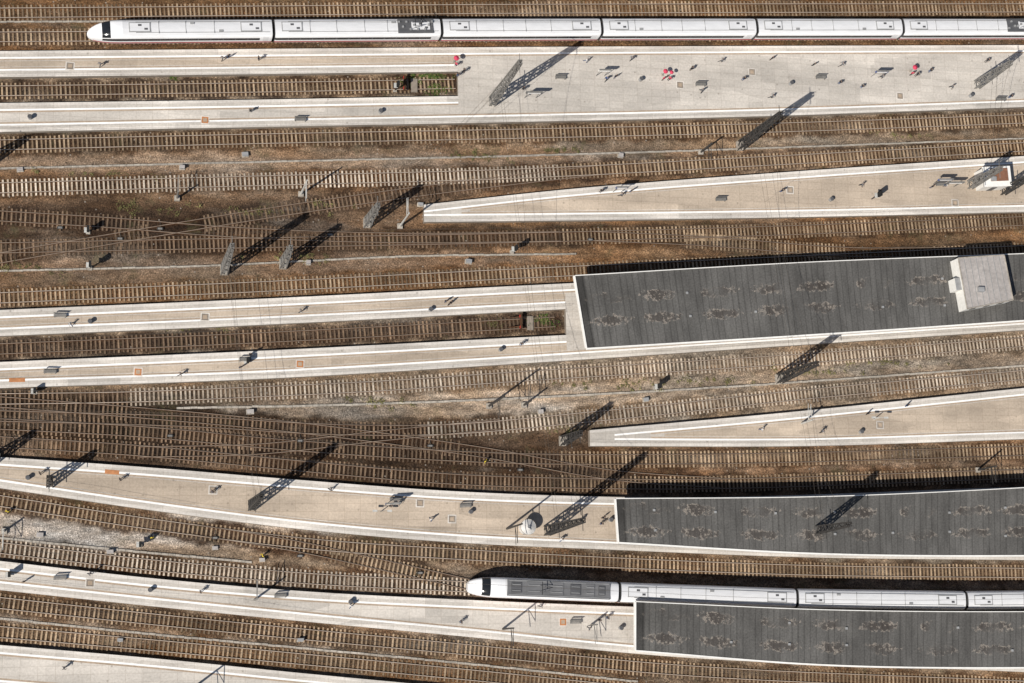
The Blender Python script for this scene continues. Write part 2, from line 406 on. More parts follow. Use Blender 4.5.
Au=pc([(0,51),(512,47),(1024,45)]); An1=pc([(0,77),(230,74.5),(458,71.5)]); An2=pc([(0,103),(230,100),(458,96)])
Al=pc([(0,132),(256,127),(512,122),(768,116),(1024,107)])
xn=P(458,84,PZ).x
b=platform([(An1,Au,XL,xn,'plat'),(Al,An2,XL,xn,'plat'),(Al,Au,xn,XR,'plat')],
 [(Au,XL,XR,-1,Al),(Al,XL,XR,1,Au),(An1,XL,xn,1,Au),(An2,XL,xn,-1,Al)],[(xn,An2,An1)])
strip(b,off(An1,1.6),off(Au,-1.6),XL,xn,PZ+.012,'plat_tan')
b.obj("railway_platform")
Bu=pc([(430,204),(560,190),(760,174),(1024,156)]); Bl=pc([(418,222),(600,220),(800,217),(1024,212)])
xb=P(424,213,PZ).x
b=platform([(Bl,Bu,xb,XR,'plat')],[(Bu,xb,XR,-1,Bl),(Bl,xb,XR,1,Bu)],[(xb,Bl,Bu)])
strip(b,off(Bl,1.6),off(Bu,-1.6),P(470,205,PZ).x,XR,PZ+.012,'plat_tan',minw=.2); b.obj("railway_platform")
Cu=pc([(0,310),(256,299),(575,283),(1024,263)]); Cn1=pc([(0,336),(256,325),(566,309)]); Cn2=pc([(0,362),(256,351),(566,335)])
Cl=pc([(0,388),(256,379),(512,364),(768,347),(1024,330)])
xc=P(566,322,PZ).x
b=platform([(Cn1,Cu,XL,xc,'plat'),(Cl,Cn2,XL,xc,'plat'),(Cl,Cu,xc,XR,'plat')],
 [(Cu,XL,XR,-1,Cl),(Cl,XL,XR,1,Cu),(Cn1,XL,xc,1,Cu),(Cn2,XL,xc,-1,Cl)],[(xc,Cn2,Cn1)])
strip(b,off(Cn1,1.6),off(Cu,-1.6),XL,xc,PZ+.012,'plat_tan'); strip(b,off(Cl,1.6),off(Cn2,-1.6),XL,xc,PZ+.012,'plat_tan')
b.obj("railway_platform")
Du=pc([(592,430),(760,415),(1024,388)]); Dl=pc([(588,446),(800,446),(1024,439)]); xd=P(590,438,PZ).x
b=platform([(Dl,Du,xd,XR,'plat')],[(Du,xd,XR,-1,Dl),(Dl,xd,XR,1,Du)],[(xd,Dl,Du)]); 
strip(b,off(Dl,1.6),off(Du,-1.6),P(640,430,PZ).x,XR,PZ+.012,'plat_tan',minw=.2); b.obj("railway_platform")
Eu=pc([(0,457),(130,466),(300,480),(450,491),(620,497),(1024,487)]); Elo=pc([(0,488),(150,510),(300,529),(450,542),(620,550),(800,557),(1024,560)])
b=platform([(Elo,Eu,XL,XR,'plat')],[(Eu,XL,XR,-1,Elo),(Elo,XL,XR,1,Eu)],[]); strip(b,off(Elo,1.6),off(Eu,-1.6),XL,XR,PZ+.012,'plat_tan',minw=.2); b.obj("railway_platform")
Fu=pc([(0,561),(150,578),(300,591),(470,600),(640,607),(797,612),(1024,614)]); Fl=pc([(0,590),(150,606),(300,621),(470,637),(640,654),(1024,672)])
b=platform([(Fl,Fu,XL,XR,'plat')],[(Fu,XL,XR,-1,Fl),(Fl,XL,XR,1,Fu)],[]); b.obj("railway_platform")
Gu=pc([(0,645),(150,658),(300,673),(470,689),(640,706),(1024,726)]); 
Gl=lambda x:Gu(x)-6.0
b=platform([(Gl,Gu,XL,XR,'plat')],[(Gu,XL,XR,-1,Gl),(Gl,XL,XR,1,Gu)],[]); b.obj("railway_platform")
# ------------------------------------------------------------ canopies
def canopy(A,B,z,ncol):
    root=empty("platform_canopy")
    def samp(pts,n_):
        w_=[P(a,b_,z) for a,b_ in pts]; xs=[p.x for p in w_]; c=C(pts,z)
        X=np.linspace(xs[0],xs[-1],n_); Y=c(X); return [Vector((float(a),float(b_),0)) for a,b_ in zip(X,Y)]
    n_=60; a=samp(A,n_); c=samp(B,n_)
    b=MB(); Z=Vector((0,0,1)); wdt=[(a[i]-c[i]).length/2 for i in range(n_)]
    U=[0]
    for i in range(1,n_): U.append(U[-1]+((a[i]+c[i])/2-(a[i-1]+c[i-1])/2).length)
    for i in range(n_-1):
        for s in range(4):
            def pt(j,t):
                q=c[j].lerp(a[j],t); return q+Z*(z-.12*(1-abs(2*t-1)))
            t0,t1=s/4,(s+1)/4
            b.face([pt(i,t0),pt(i+1,t0),pt(i+1,t1),pt(i,t1)],'roof',[(U[i],(2*t0-1)*wdt[i]),(U[i+1],(2*t0-1)*wdt[i+1]),(U[i+1],(2*t1-1)*wdt[i+1]),(U[i],(2*t1-1)*wdt[i])])
        b.face([c[i]+Z*(z-.4),a[i]+Z*(z-.4),a[i+1]+Z*(z-.4),c[i+1]+Z*(z-.4)],'wall')
    b.obj("roof_deck",parent=root,uvs=True)
    b=MB()
    for arr,sg in((a,1),(c,-1)):
        for i in range(n_-1):
            p,q=arr[i],arr[i+1]; d=(q-p).normalized(); nn=Vector((-d.y,d.x,0))*sg
            wd=.12 if sg>0 else .25
            bt=[p+Z*(z-.5),q+Z*(z-.5),q+nn*wd+Z*(z-.5),p+nn*wd+Z*(z-.5)]; tp=[v+Z*(.62) for v in bt]
            b.hexa(bt,tp,'fascia')
    p,q=a[0],c[0]; d=(q-p).normalized(); nn=Vector((-abs(d.y),d.x*(1 if d.y<0 else -1),0))
    bt=[p+Z*(z-.5),q+Z*(z-.5),q+nn*.22+Z*(z-.5),p+nn*.22+Z*(z-.5)]; b.hexa(bt,[v+Z*.63 for v in bt],'fascia')
    b.obj("fascia",parent=root)
    b=MB()
    for i in range(2,n_-1,max(1,n_//ncol)):
        m_=(a[i]+c[i])/2; b.box((m_.x,m_.y,(PZ+z-.4)/2),(.35,.35,z-.4-PZ),'steel'); b.beam(a[i]+Z*(z-.45),c[i]+Z*(z-.45),.25,'steel')
    b.obj("columns",parent=root)
    b=MB()
    for i in range(3,n_-2,5):
        for t in(.33,.72):
            q=c[i].lerp(a[i],t+random.uniform(-.05,.05)); 
            if random.random()<.6: b.box((q.x,q.y,z+.02),(.35,.35,.3),'grey')
    b.obj("roof_vents",parent=root)
CZ=5.2
canopy([(575,276),(800,263),(1024,254),(1300,243)],[(587,348),(800,335),(1024,320),(1300,300)],CZ,14)
canopy([(616,499),(820,497),(1024,488),(1280,470)],[(619,542),(820,553),(1024,555),(1280,548)],CZ,12)
canopy([(636,602),(820,610),(1024,612),(1280,606)],[(636,650),(820,664),(1024,667),(1280,660)],CZ,12)
# lift machine house on the canopy
b=MB(); z0,z1=CZ-.15,CZ+2.6
q=[P(967,309,z1),P(1013,300,z1),P(1004,255,z1),P(958,258,z1)]
bt=[Vector((p.x,p.y,z0)) for p in q]; tp=[Vector((p.x,p.y,z1)) for p in q]
b.hexa(bt,tp,'plaster','roofl')
for i in range(4):
    a_,c_=tp[i],tp[(i+1)%4]; b.beam(a_+Vector((0,0,.05)),c_+Vector((0,0,.05)),.16,'concrete')
for t in(.12,.25,.38,.5,.62,.75,.88): b.beam(tp[0].lerp(tp[1],t)+Vector((0,0,.03)),tp[3].lerp(tp[2],t)+Vector((0,0,.03)),.08,'grey')
m_=tp[0].lerp(tp[2],.35); b.box((m_.x,m_.y,z1+.3),(1.0,.8,.6),'grey')
a_,c_=bt[0],bt[1]; 
for t in(.2,.5,.8):
    m_=a_.lerp(c_,t); b.box((m_.x,m_.y-.03,z0+1.5),(.9,.06,.8),'glass',math.atan2((c_-a_).y,(c_-a_).x))
m_=bt[0].lerp(bt[3],.5); b.box((m_.x-.5,m_.y,z0+1.2),(1.0,2.0,2.2),'plaster',.1,'grey')
b.obj("lift_machine_house")
# ------------------------------------------------------------ trains
def sample_section(wk,hk,zb=.40):
    base=[(0.0,.25),(1.15,.25),(1.38,.55),(1.48,.85),(1.50,1.02),(1.51,1.42),(1.51,2.0),(1.48,2.85),(1.42,3.1),(1.22,3.5),(1.05,3.62),(.55,3.74),(0,3.77)]
    return [(y*wk,zb+.25+(z-.25)*hk) for y,z in base]
rowmat=['black','black','dgrey','white','red','white','glass','white','white','roofgrey','roofgrey','roofgrey']
def train(track,cars,zr=.38):
    root=empty("high_speed_train")
    tr=tracks[track]
    for ci,(pa,pb,kind) in enumerate(cars):
        zt=3.6
        xa=P(pa[0],pa[1],zt).x; xb=P(pb[0],pb[1],zt).x; xa+=.12; xb-=.32
        A=Vector((xa,float(tr(xa)),0)); B=Vector((xb,float(tr(xb)),0)); L=(B-A).length; d=(B-A)/L; nn=Vector((-d.y,d.x,0))
        nose=5.2 if kind in('nose','power') else 0
        st=[]
        if nose:
            for t in (0,.03,.08,.15,.24,.34,.42,.5,.58,.66,.75,.87,1): st.append(t*nose)
        else: st=[0,.25]
        s=st[-1]
        while s<L-2.6:
            for dl in(1.75,.12):
                s+=dl; st.append(s)
        st+= [L-1.4,L-.5,L-.2,L]; st=sorted(st)
        b=MB(); rings=[]
        for s in st:
            t=min(1,s/nose) if nose else 1
            if kind=='nose': wk=(1-(1-t)**2.4)**.52*.985+.015; hk=.30+.70*(1-(1-t)**2.2)**.8
            elif kind=='power': wk=.42+.58*(1-(1-t)**2.8)**.6 ; hk=.40+.60*(1-(1-t)**2.6)**.75; 
            else: wk=1; hk=1
            if kind=='power' and s==0: wk=.38
            if s==0 and not nose: wk=.97
            if s>L-.15: wk=.97
            sec=sample_section(wk,hk); full=sec+[(-y,z) for y,z in reversed(sec[1:-1])]
            rings.append([A+d*s+nn*(-y)+Vector((0,0,z-.25+zr-.2)) for y,z in full])
        nr=len(rings[0]); base=len(b.v)
        for r in rings: b.v+=[tuple(p) for p in r]
        nh=12; w0,w1=(.41,.65) if kind=='nose' else (.33,.57)
        for i in range(len(rings)-1):
            s0=st[i]; t=s0/nose if nose else 9
            for j in range(nr):
                row=j if j<nh else nr-1-j
                k=rowmat[row]
                if row==6:
                    if nose and s0<nose*1.0: k='white' if t<.4 else 'glass'
                    elif (st[i+1]-s0)<.2 or s0>L-2.7: k='dgrey' if s0<L-2.7 else 'white'
                    if kind=='power': k='white'
                if row in(5,6,7) and (s0>L-1.5 and s0<L-.6): k='roofgrey'
                if nose and row>=8:
                    if w0<t<w1: k='glass'
                    elif t<1: k='white'
                if nose and row==4 and t<.1: k='white'
                b.f.append((base+i*nr+j,base+i*nr+(j+1)%nr,base+(i+1)*nr+(j+1)%nr,base+(i+1)*nr+j)); b.mi.append(b.m(k))
        b.f.append(tuple(base+j for j in range(nr))); b.mi.append(b.m('white'if nose else 'dgrey'))
        b.f.append(tuple(base+(len(rings)-1)*nr+j for j in reversed(range(nr)))); b.mi.append(b.m('dgrey'))
        o=b.obj("car_body",smooth=True,parent=root)
        try: o.data.set_sharp_from_angle(angle=math.radians(35))
        except Exception: pass
        b=MB(); ang=math.atan2(d.y,d.x); zt=3.77+.40-.2+zr-.25
        def rb(s,yy,l,wd,h,k,kt=None):
            q=A+d*s+nn*yy; b.box((q.x,q.y,zt-.06+h/2-(.12 if abs(yy)>.6 else 0)),(l,wd,h+.1),k,ang,kt)
        if kind=='power':
            rb(L*.59,0,L*.70,2.5,.10,'mgrey'); 
            for k,(f_,l_,w_) in enumerate(((.30,1.6,1.5),(.42,2.4,1.9),(.57,2.2,1.9),(.70,1.6,1.6),(.80,1.4,1.9),(.88,1.0,1.4))):
                rb(L*f_,0,l_,w_,.22+.03*(k%2),('dgrey','mgrey','mgrey','dgrey','mgrey','dgrey')[k])
                rb(L*f_,-.45,l_*.8,.08,.36,'grey'); rb(L*f_,.45,l_*.8,.08,.36,'grey')
            for yy in(-1.05,1.05): rb(L*.59,yy,L*.68,.1,.3,'grey')
        else:
            lo=nose+1.5 if nose else 1.6
            for s in(lo+1,L-3.2):
                rb(s,0,3.2,1.5,.06,'grey'); rb(s,0,2.9,1.25,.12,'roofgrey'); rb(s,.3,.5,.3,.16,'dgrey'); rb(s+.9,-.3,.5,.3,.16,'dgrey')
            for k in range(int((L-lo-8)/4)):
                s=lo+4+k*4+random.uniform(-.3,.3)
                rb(s,0,.05,1.9,.05,'grey')
                if random.random()<.35: rb(s+1,random.choice((-.6,.6)),.6,.3,.08,'grey')
            for yy in(-.82,.82): rb((lo+L)/2,yy,L-lo-.8,.06,.12,'grey')
            if kind=='panto':
                rb(L-4.0,0,5.6,2.3,.10,'dgrey')
                for k in range(10): rb(L-6.6+k*.58,random.choice((-.6,.6,.1,-.2)),.3,.3,.35,'grey')
        if kind in('panto','power'):
            s0=L-4.5 if kind=='panto' else L*.45
            q=A+d*s0; z_=zt+.25; e1=q+d*1.6+Vector((0,0,z_+.7)); 
            for sg in(-.5,.5): b.beam(q+nn*sg+Vector((0,0,z_)),e1+nn*sg*.4,.08,'dgrey'); b.beam(e1+nn*sg*.4,q+nn*sg*1.2+d*.2+Vector((0,0,z_+1.4)),.06,'dgrey')
            b.beam(q+nn*.95+d*.2+Vector((0,0,z_+1.4)),q-nn*.95+d*.2+Vector((0,0,z_+1.4)),.09,'black')
        b.obj("roof_equipment",parent=root)
        b=MB(); q=B+d*.22; b.box((q.x,q.y,2.2),(.62,2.3,3.0),'black',ang)
        for s in(3.2 if not nose else 5.5,L-3.4):
            q=A+d*s
            for e in(-1.2,1.2):
                for sg in(-.75,.75):
                    c0=q+d*e+nn*sg+Vector((0,0,.83)); b.beam(c0-nn*.07,c0+nn*.07,.76,'black',sides=14)
            b.box((q.x,q.y,.85),(3.2,1.9,.35),'dgrey',ang)
        b.obj("bogies_and_gangway",parent=root)
    return root
y1=30
cs=[86,274,442,602,757,903,1043,1180]
train("TA",[((cs[i],y1),(cs[i+1],y1),('nose','panto','mid','mid','mid','panto','mid')[i]) for i in range(7)])
cs=[470,620,797,966,1125,1275]
train("L",[((cs[i],595),(cs[i+1],597),('power','mid','mid','mid','mid')[i]) for i in range(5)])
# ------------------------------------------------------------ masts
def mast(bp,tp,kind='lattice',col='steeld'):
    base=P(*bp,.4); tip=P(*tp,0); L=math.hypot(tip.x-base.x,tip.y-base.y); h=min(21,L*math.tan(EL))
    b=MB(); B0=Vector((base.x,base.y,0))
    def W(x,y,z): return B0+Vector((x,y,z))
    if kind=='lattice':
        wx,wy=.46,.70; tx,ty=.22,.28
        nseg=max(5,int(h/1.15)); lv=[]
        for i in range(nseg+1):
            t=i/nseg; a,c=wx*(1-t)+tx*t,wy*(1-t)+ty*t; z=.3+h*t*1.0
            lv.append([W(-a,-c,z),W(a,-c,z),W(a,c,z),W(-a,c,z)])
        for i in range(nseg):
            for j in range(4):
                b.beam(lv[i][j],lv[i+1][j],.19,col); k=(j+1)%4
                b.beam(lv[i][j if i%2 else k],lv[i+1][k if i%2 else j],.115,col); b.beam(lv[i+1][j],lv[i+1][k],.09,col)
        b.box((B0.x,B0.y,.35),(1.1,1.5,.9),'concrete')
        zt=h+.3
        b.beam(W(0,-1.5,zt-.6),W(0,1.5,zt-.6),.09,col); b.beam(W(0,0,zt-.2),W(0,0,zt+.9),.07,col)
        zz=min(8,h*.5); b.beam(W(0,-1.6,zz),W(0,1.6,zz),.09,col)
        b.obj("lattice_mast")
    elif kind=='pole':
        b.beam(W(0,0,0),W(0,0,h),.30,col,.2,6)
        zz=min(h-.3,7.6); 
        sg=random.choice((-1,1)); b.beam(W(0,0,zz),W(0,sg*2.6,zz-.1),.09,col); b.beam(W(0,0,zz-1.4),W(0,sg*2.8,zz-1.1),.08,col); b.beam(W(0,0,zz-1.4),W(0,sg*2.5,zz-.1),.07,col)
        b.box((B0.x,B0.y,.25),(.8,.8,.5),'concrete')
        b.obj("catenary_pole")
    elif kind=='signal':
        b.beam(W(0,0,0),W(0,0,h),.16,col,.14,6); b.box((B0.x,B0.y,h-.1),(.35,.75,1.2),'black'); b.box((B0.x-.25,B0.y,h-.9),(.6,.8,.06),'steell')
        b.box((B0.x,B0.y,.2),(.6,.6,.4),'concrete'); b.beam(W(.2,.2,0),W(.2,.2,h-.7),.05,col)
        b.obj("railway_signal")
    elif kind=='lamp':
        b.beam(W(0,0,0),W(0,0,h),.15,col,.09,6); b.beam(W(-.9,0,h),W(.9,0,h),.08,col)
        for s in(-1,1): b.box((B0.x+s*1.1,B0.y,h),(.7,.3,.12),'steell',0)
        b.obj("platform_lamp")
    return B0,h
ms={}
for k,bp,tp,kd,cl in [
 ('a',(491,103),(580,42),'lattice','steel'),('b',(740,146),(812,92),'lattice','steeld'),('c',(975,86),(1022,54),'lattice','steel'),
 ('d',(224,270),(305,213),'lattice','steel'),('e',(283,264),(340,228),'lattice','steel'),('f',(367,223),(421,187),'lattice','steel'),
 ('g',(400,226),(440,198),'pole','steell'),('h',(301,194),(343,168),'pole','steell'),('i',(-10,160),(30,141),'lattice','steeld'),
 ('j',(177,198),(199,184),'pole','steel'),('k',(489,406),(540,368),'pole','steeld'),('l',(779,379),(845,330),'lattice','steeld'),
 ('m',(524,405),(548,388),'pole','steeld'),('n',(563,441),(611,405),'lattice','steeld'),('o',(251,506),(336,445),'lattice','steeld'),
 ('p',(546,531),(649,448),'lattice','steeld'),('q',(506,529),(556,488),'pole','steeld'),('r',(50,483),(96,454),'lattice','steeld'),
 ('s',(-4,458),(35,432),'lattice','steeld'),('t',(806,532),(880,478),'lattice','steeld'),('u',(502,629),(541,600),'pole','steeld'),
 ('v',(254,600),(284,572),'pole','steel'),('w',(198,684),(229,656),'pole','steeld'),('x',(968,186),(1008,150),'lattice','steel'),
 ('y',(1001,192),(1040,166),'lattice','steeld'),('z',(978,470),(1003,450),'pole','steeld'),('A',(701,152),(722,134),'pole','steeld'),
 ('B',(800,424),(822,405),'pole','steell'),('C',(590,625),(610,608),'pole','steel'),('D',(4,531),(22,514),'pole','steell'),
 ('E',(870,200),(880,181),'signal','steeld'),('F',(90,268),(100,250),'signal','steel'),('G',(512,252),(524,238),'signal','steel'),
 ('H',(140,545),(152,534),'signal','steell'),('I',(395,90),(408,76),'signal','steeld'),('J',(247,362),(256,352),'signal','steeld'),
 ('K',(872,420),(884,408),'lamp','steell'),('M',(655,388),(667,378),'signal','steeld'),('Q',(380,512),(392,502),'lamp','steel'),
 ('V',(10,575),(24,563),'signal','steel'),('W',(88,232),(100,222),'signal','steel'),('Y',(35,392),(46,383),'signal','steeld')]:
    ms[k]=mast(bp,tp,kd,cl)
b=MB()
def span(a,c):
    (p,h1),(q,h2)=ms[a],ms[c]; ha,hb=h1,h2
    n_=14; z=Vector((0,0,1)); lo=8.0; pts=[]
    for i in range(n_+1):
        t=i/n_; zz=(ha*(1-t)+hb*t)-(min(ha,hb)-9.2)*4*t*(1-t); pts.append(p.lerp(q,t)+z*zz)
    for i in range(n_): b.beam(pts[i],pts[i+1],.035,'wire',sides=3)
    b.beam(p+z*lo,q+z*lo,.03,'wire',sides=3); b.beam(p+z*(lo-1.6),q+z*(lo-1.6),.03,'wire',sides=3)
    for i in range(1,n_): 
        if i%2==0: b.beam(pts[i],Vector((pts[i].x,pts[i].y,lo-1.6)),.02,'wire',sides=3)
for a,c in(('a','f'),('b','l'),('d','o'),('l','t'),('c','x'),('a','p')): span(a,c)
b.obj("cross_span_wires")
b=MB()
for nm,c in tracks.items():
    if not c.wr: continue
    x0=random.uniform(-60,0)-50; xs=np.arange(c.x0,c.x1,6.5); ys=c(xs)
    pc_=None
    for x,y in zip(xs,ys):
        t=((x-x0)%62)/62; zz=7.4-1.1*4*t*(1-t); zig=.25*math.sin((x-x0)/62*math.pi)
        cur=(Vector((x,y+zig,5.95)),Vector((x,y+zig,zz)))
        if pc_:
            b.beam(pc_[0],cur[0],.022,'wire',sides=3); b.beam(pc_[1],cur[1],.022,'wire',sides=3); b.beam(cur[0],cur[1],.012,'wire',sides=3)
        pc_=cur
b.obj("overhead_line")
# ------------------------------------------------------------ cable troughs
def trough(pts,wd=.42):
    c=C(pts,.2); b=MB(); x=c.x[0]
    while x<c.x[-1]:
        y=float(c(x)); k=(float(c(x+.1))-y)/.1
        b.box((x,y+random.gauss(0,.02),.14),(.96,wd,.28),'concrete',math.atan(k)); x+=1.0
    b.obj("cable_trough")
trough([(-60,170),(256,162),(512,156),(768,148),(1090,136)],.25); trough([(-60,272),(200,266),(420,256),(575,254)],.25)
trough([(180,408),(250,407),(430,402),(640,392),(1090,361)],.3); trough([(-60,532),(100,548),(250,562)],.3)
trough([(-60,612),(150,634),(300,648),(470,664),(640,682)],.3); trough([(-60,22),(512,20)],.25)
# ------------------------------------------------------------ weeds
def weeds(px,py,rx,ry,n_,k='leaf',z=.1,hh=.45):
    b=MB(); c=P(px,py,z)
    cl=[(random.gauss(0,.45)*rx,random.gauss(0,.45)*ry,random.uniform(.25,.8)) for _ in range(max(3,n_//18))]
    for _ in range(n_):
        a=random.choice(cl); x=c.x+a[0]+random.gauss(0,.4)*a[2]; y=c.y+a[1]+random.gauss(0,.4)*a[2]; zz=z+random.random()**1.5*hh*a[2]*1.5
        s=random.uniform(.05,.16); t=random.uniform(0,6.28); d=Vector((math.cos(t),math.sin(t),random.uniform(-.5,.5)))*s; e=Vector((-math.sin(t),math.cos(t),random.uniform(-.3,.6)))*s*.45
        p=Vector((x,y,zz)); b.face([p-d,p+e,p+d,p-e],k if random.random()<.7 else 'leafd')
    b.obj("weed_patch")
for a in[(428,76,3.6,.4,620),(438,90,2.2,1.1,580),(410,80,2,1,300),(173,78,.6,.4,120),(25,268,6,.9,300,'leafd'),(150,208,7,1,300,'leafd'),(545,320,2.2,1.2,420),(495,322,3,1,160,'leafd'),
 (380,402,9,1,420,'leafd'),(620,385,8,1,420,'leafd'),(480,157,8,.8,360,'leafd'),(560,150,6,.6,260,'leafd'),(250,212,7,.6,260,'leafd'),(300,258,8,.8,300,'leafd'),(700,381,9,.6,300,'leafd'),
 (900,364,9,.5,280,'leafd'),(100,174,10,.5,240,'leafd'),(575,430,4,.6,200,'leafd'),(200,330,8,.3,120,'leafd'),(330,205,5,.5,180,'leafd'),(900,136,9,.4,180,'leafd'),(820,372,9,.5,280,'leafd')]: weeds(*a)
def buffer_stop(px,py):
    c=P(px,py,.3); b=MB(); x,y=c.x,c.y
    for s in(-.75,.75):
        b.beam((x-1.8,y+s,.3),(x,y+s,1.5),.16,'railside'); b.beam((x,y+s,.2),(x,y+s,1.6),.2,'railside'); b.beam((x+1.2,y+s,.25),(x,y+s,1.4),.14,'railside')
    b.box((x-.1,y,1.35),(.3,2.5,.4),'railside'); 
    for s in(-.85,.85): b.box((x-.27,y+s,1.35),(.06,.4,.38),'red')
    b.box((x+1.6,y,.3),(1.0,2.2,.4),'wall'); b.obj("buffer_stop")
buffer_stop(404,85); buffer_stop(520,323)
# ------------------------------------------------------------ small yard items
def cabinet(px,py,s=(1.0,.6,1.2),k='roofl',z=.0,name="equipment_cabinet"):
    c=P(px,py,z); b=MB(); a=random.uniform(-.1,.15)
    b.box((c.x,c.y,z+s[2]/2),s,k,a); b.box((c.x,c.y,z+s[2]+.04),(s[0]+.12,s[1]+.12,.08),'grey' if k!='grey' else 'roofl',a); b.box((c.x,c.y,z+.08),(s[0]+.25,s[1]+.25,.16),'concrete',a)
    b.box((c.x,c.y-s[1]/2-.02,z+s[2]*.55),(.05,.04,s[2]*.6),'dgrey',a); b.obj(name)
for p in[(245,155),(420,205),(308,263),(182,168),(468,262),(645,400),(215,548),(262,560),(300,640),(120,640),(540,412),(620,156),(250,412),(40,535),(110,552),(20,170)]:
    cabinet(*p,s=(random.uniform(.5,.9),random.uniform(.35,.55),random.uniform(.4,.8)),k=random.choice(('concrete','grey')))
for p in[(160,229),(330,235),(120,239),(590,240),(170,436),(300,441),(430,446),(520,470),(215,538),(300,556),(420,573),(60,228)]:
    c=P(*p,.2); b=MB(); b.box((c.x,c.y,.36),(.9,.35,.22),'steeld'); b.box((c.x,c.y,.49),(.6,.28,.06),'steel'); b.beam((c.x,c.y,.3),(c.x,c.y+1.2,.3),.06,'steeld'); b.box((c.x,c.y,.26),(.3,1.0,.1),'sleeperd'); b.obj("point_machine")
for i,p in enumerate([(205,120),(70,66),(752,72),(205,317),(300,364),(452,519),(213,490),(420,503),(563,622),(955,203),(790,190),(880,425),(138,372),(680,85),(900,96),(90,583)]):
    c=P(*p,PZ); b=MB(); a=-.03
    b.box((c.x,c.y,PZ+.012),(1.3,1.3,.02),'coping',a); b.box((c.x,c.y,PZ+.03),(1.0,1.0,.03),'wall' if i%4 else 'orange',a); b.box((c.x,c.y,PZ+.05),(.55,.55,.03),'tact',a); b.obj("manhole_cover")
c=P(17,380,PZ); b=MB(); b.box((c.x,c.y,PZ+.022),(2.2,.6,.02),'orange',.03); b.box((c.x,c.y,PZ+.04),(1.8,.4,.02),'orange',.03); b.obj("platform_hatch")
c=P(112,472,PZ); b=MB(); b.box((c.x,c.y,PZ+.022),(2.0,.6,.02),'orange',-.08); b.box((c.x,c.y,PZ+.04),(1.6,.4,.02),'orange',-.08); b.obj("platform_hatch")
def bench(px,py,a=0.):
    c=P(px,py,PZ); b=MB(); 
    for j in range(4): b.box((c.x,c.y-.2+j*.13,PZ+.46),(1.8,.1,.04),'steel',a)
    for j in range(3): b.box((c.x,c.y+.33,PZ+.6+j*.14),(1.8,.04,.1),'steel',a)
    for s in(-.75,.75): b.box((c.x+s,c.y,PZ+.22),(.06,.5,.44),'dgrey',a); b.box((c.x+s,c.y+.3,PZ+.5),(.06,.05,.9),'dgrey',a)
    b.obj("platform_bench")
def sign(px,py,k='blue',L=2.2,h=3.0,a=0.05):
    c=P(px,py,PZ); b=MB()
    for s in(-L*.35,L*.35): b.beam((c.x+s*math.cos(a),c.y+s*math.sin(a),PZ),(c.x+s*math.cos(a),c.y+s*math.sin(a),PZ+h),.08,'steel',sides=6)
    b.box((c.x,c.y,PZ+h-.3),(L,.2,.6),k,a); b.box((c.x,c.y,PZ+h+.04),(L+.06,.26,.05),'steel',a); b.box((c.x,c.y-.12,PZ+h-.3),(L*.8,.02,.35),'line',a); b.obj("platform_sign")
def bin_(px,py):
    c=P(px,py,PZ); b=MB(); b.beam((c.x,c.y,PZ),(c.x,c.y,PZ+.85),.5,'grey',.55,8); b.beam((c.x,c.y,PZ+.85),(c.x,c.y,PZ+.92),.6,'dgrey',.5,8); b.obj("litter_bin")
def parasol(px,py,r):
    c=P(px,py,PZ); b=MB(); V=Vector((c.x,c.y,0)); r8=lambda r,z:[V+Vector((r*math.cos(i*.785),r*math.sin(i*.785),z)) for i in range(8)]
    b.beam((c.x,c.y,PZ),(c.x,c.y,PZ+2.1),.05,'steel',sides=6); b.hexa(r8(r,PZ+1.85),r8(r,PZ+1.89),'pink'); b.hexa(r8(r-.02,PZ+1.893),r8(.05,PZ+2.15),'pink'); b.box((c.x,c.y,PZ+.06),(.4,.4,.1),'concrete'); b.obj("pink_umbrella")
for p in[(454,62,.45),(662,75,.42),(668,76,.34),(910,71,.45)]: parasol(*p)
for p in[(560,78),(700,85),(820,78),(940,185),(245,360),(465,506),(395,500),(280,596),(575,622),(720,200),(1000,100),(300,120),(60,316),(50,372),(60,578)]: bench(*p,a=random.choice((0,.05)))
for p,k in[((600,76),'fascia'),((530,98),'dgrey'),((938,184),'blue'),((948,187),'dgrey'),((875,77),'blue'),((390,505),'blue'),((617,192),'blue')]: sign(*p,k=k,L=random.uniform(1.6,3))
for p in[(640,80),(790,84),(430,310),(500,350),(470,512),(350,602),(830,200),(380,112),(860,432),(620,628),(970,96),(610,520),(30,118),(28,478),(150,590),(90,322)]: bin_(*p)
def house(pts,z0,h,kw,kr,name):
    q=[P(a,c,z0) for a,c in pts]; b=MB(); bt=[Vector((p.x,p.y,z0)) for p in q]; tp=[v+Vector((0,0,h)) for v in bt]
    b.hexa(bt,tp,kw,kr); cen=sum(bt,Vector())/4
    o=[cen+(v-cen)*1.1 for v in bt]; b.hexa([v+Vector((0,0,h+.003)) for v in o],[v+Vector((0,0,h+.2)) for v in o],'fascia','fascia')
    i_=[cen+(v-cen)*.7+Vector((.35,.3,0)) for v in bt]; b.hexa([v+Vector((0,0,h+.203)) for v in i_],[v+Vector((0,0,h+.3)) for v in i_],'roofl','brick')
    m_=bt[0].lerp(bt[1],.5); a=math.atan2((bt[1]-bt[0]).y,(bt[1]-bt[0]).x); b.box((m_.x,m_.y-.02,z0+1.05),(1.0,.08,2.1),'dgrey',a)
    m_=bt[0].lerp(bt[3],.5); b.box((m_.x-.02,m_.y,z0+1.6),(.08,1.2,.8),'glass',a)
    b.box((cen.x-.8,cen.y-.5,z0+h+.4),(.9,.7,.4),'grey'); b.obj(name)
house([(976,191),(1001,190),(999,172),(974,173)],PZ,3.0,'plaster','brick',"platform_stair_house")
c=P(525,528,PZ); b=MB(); V=Vector((c.x,c.y,0))
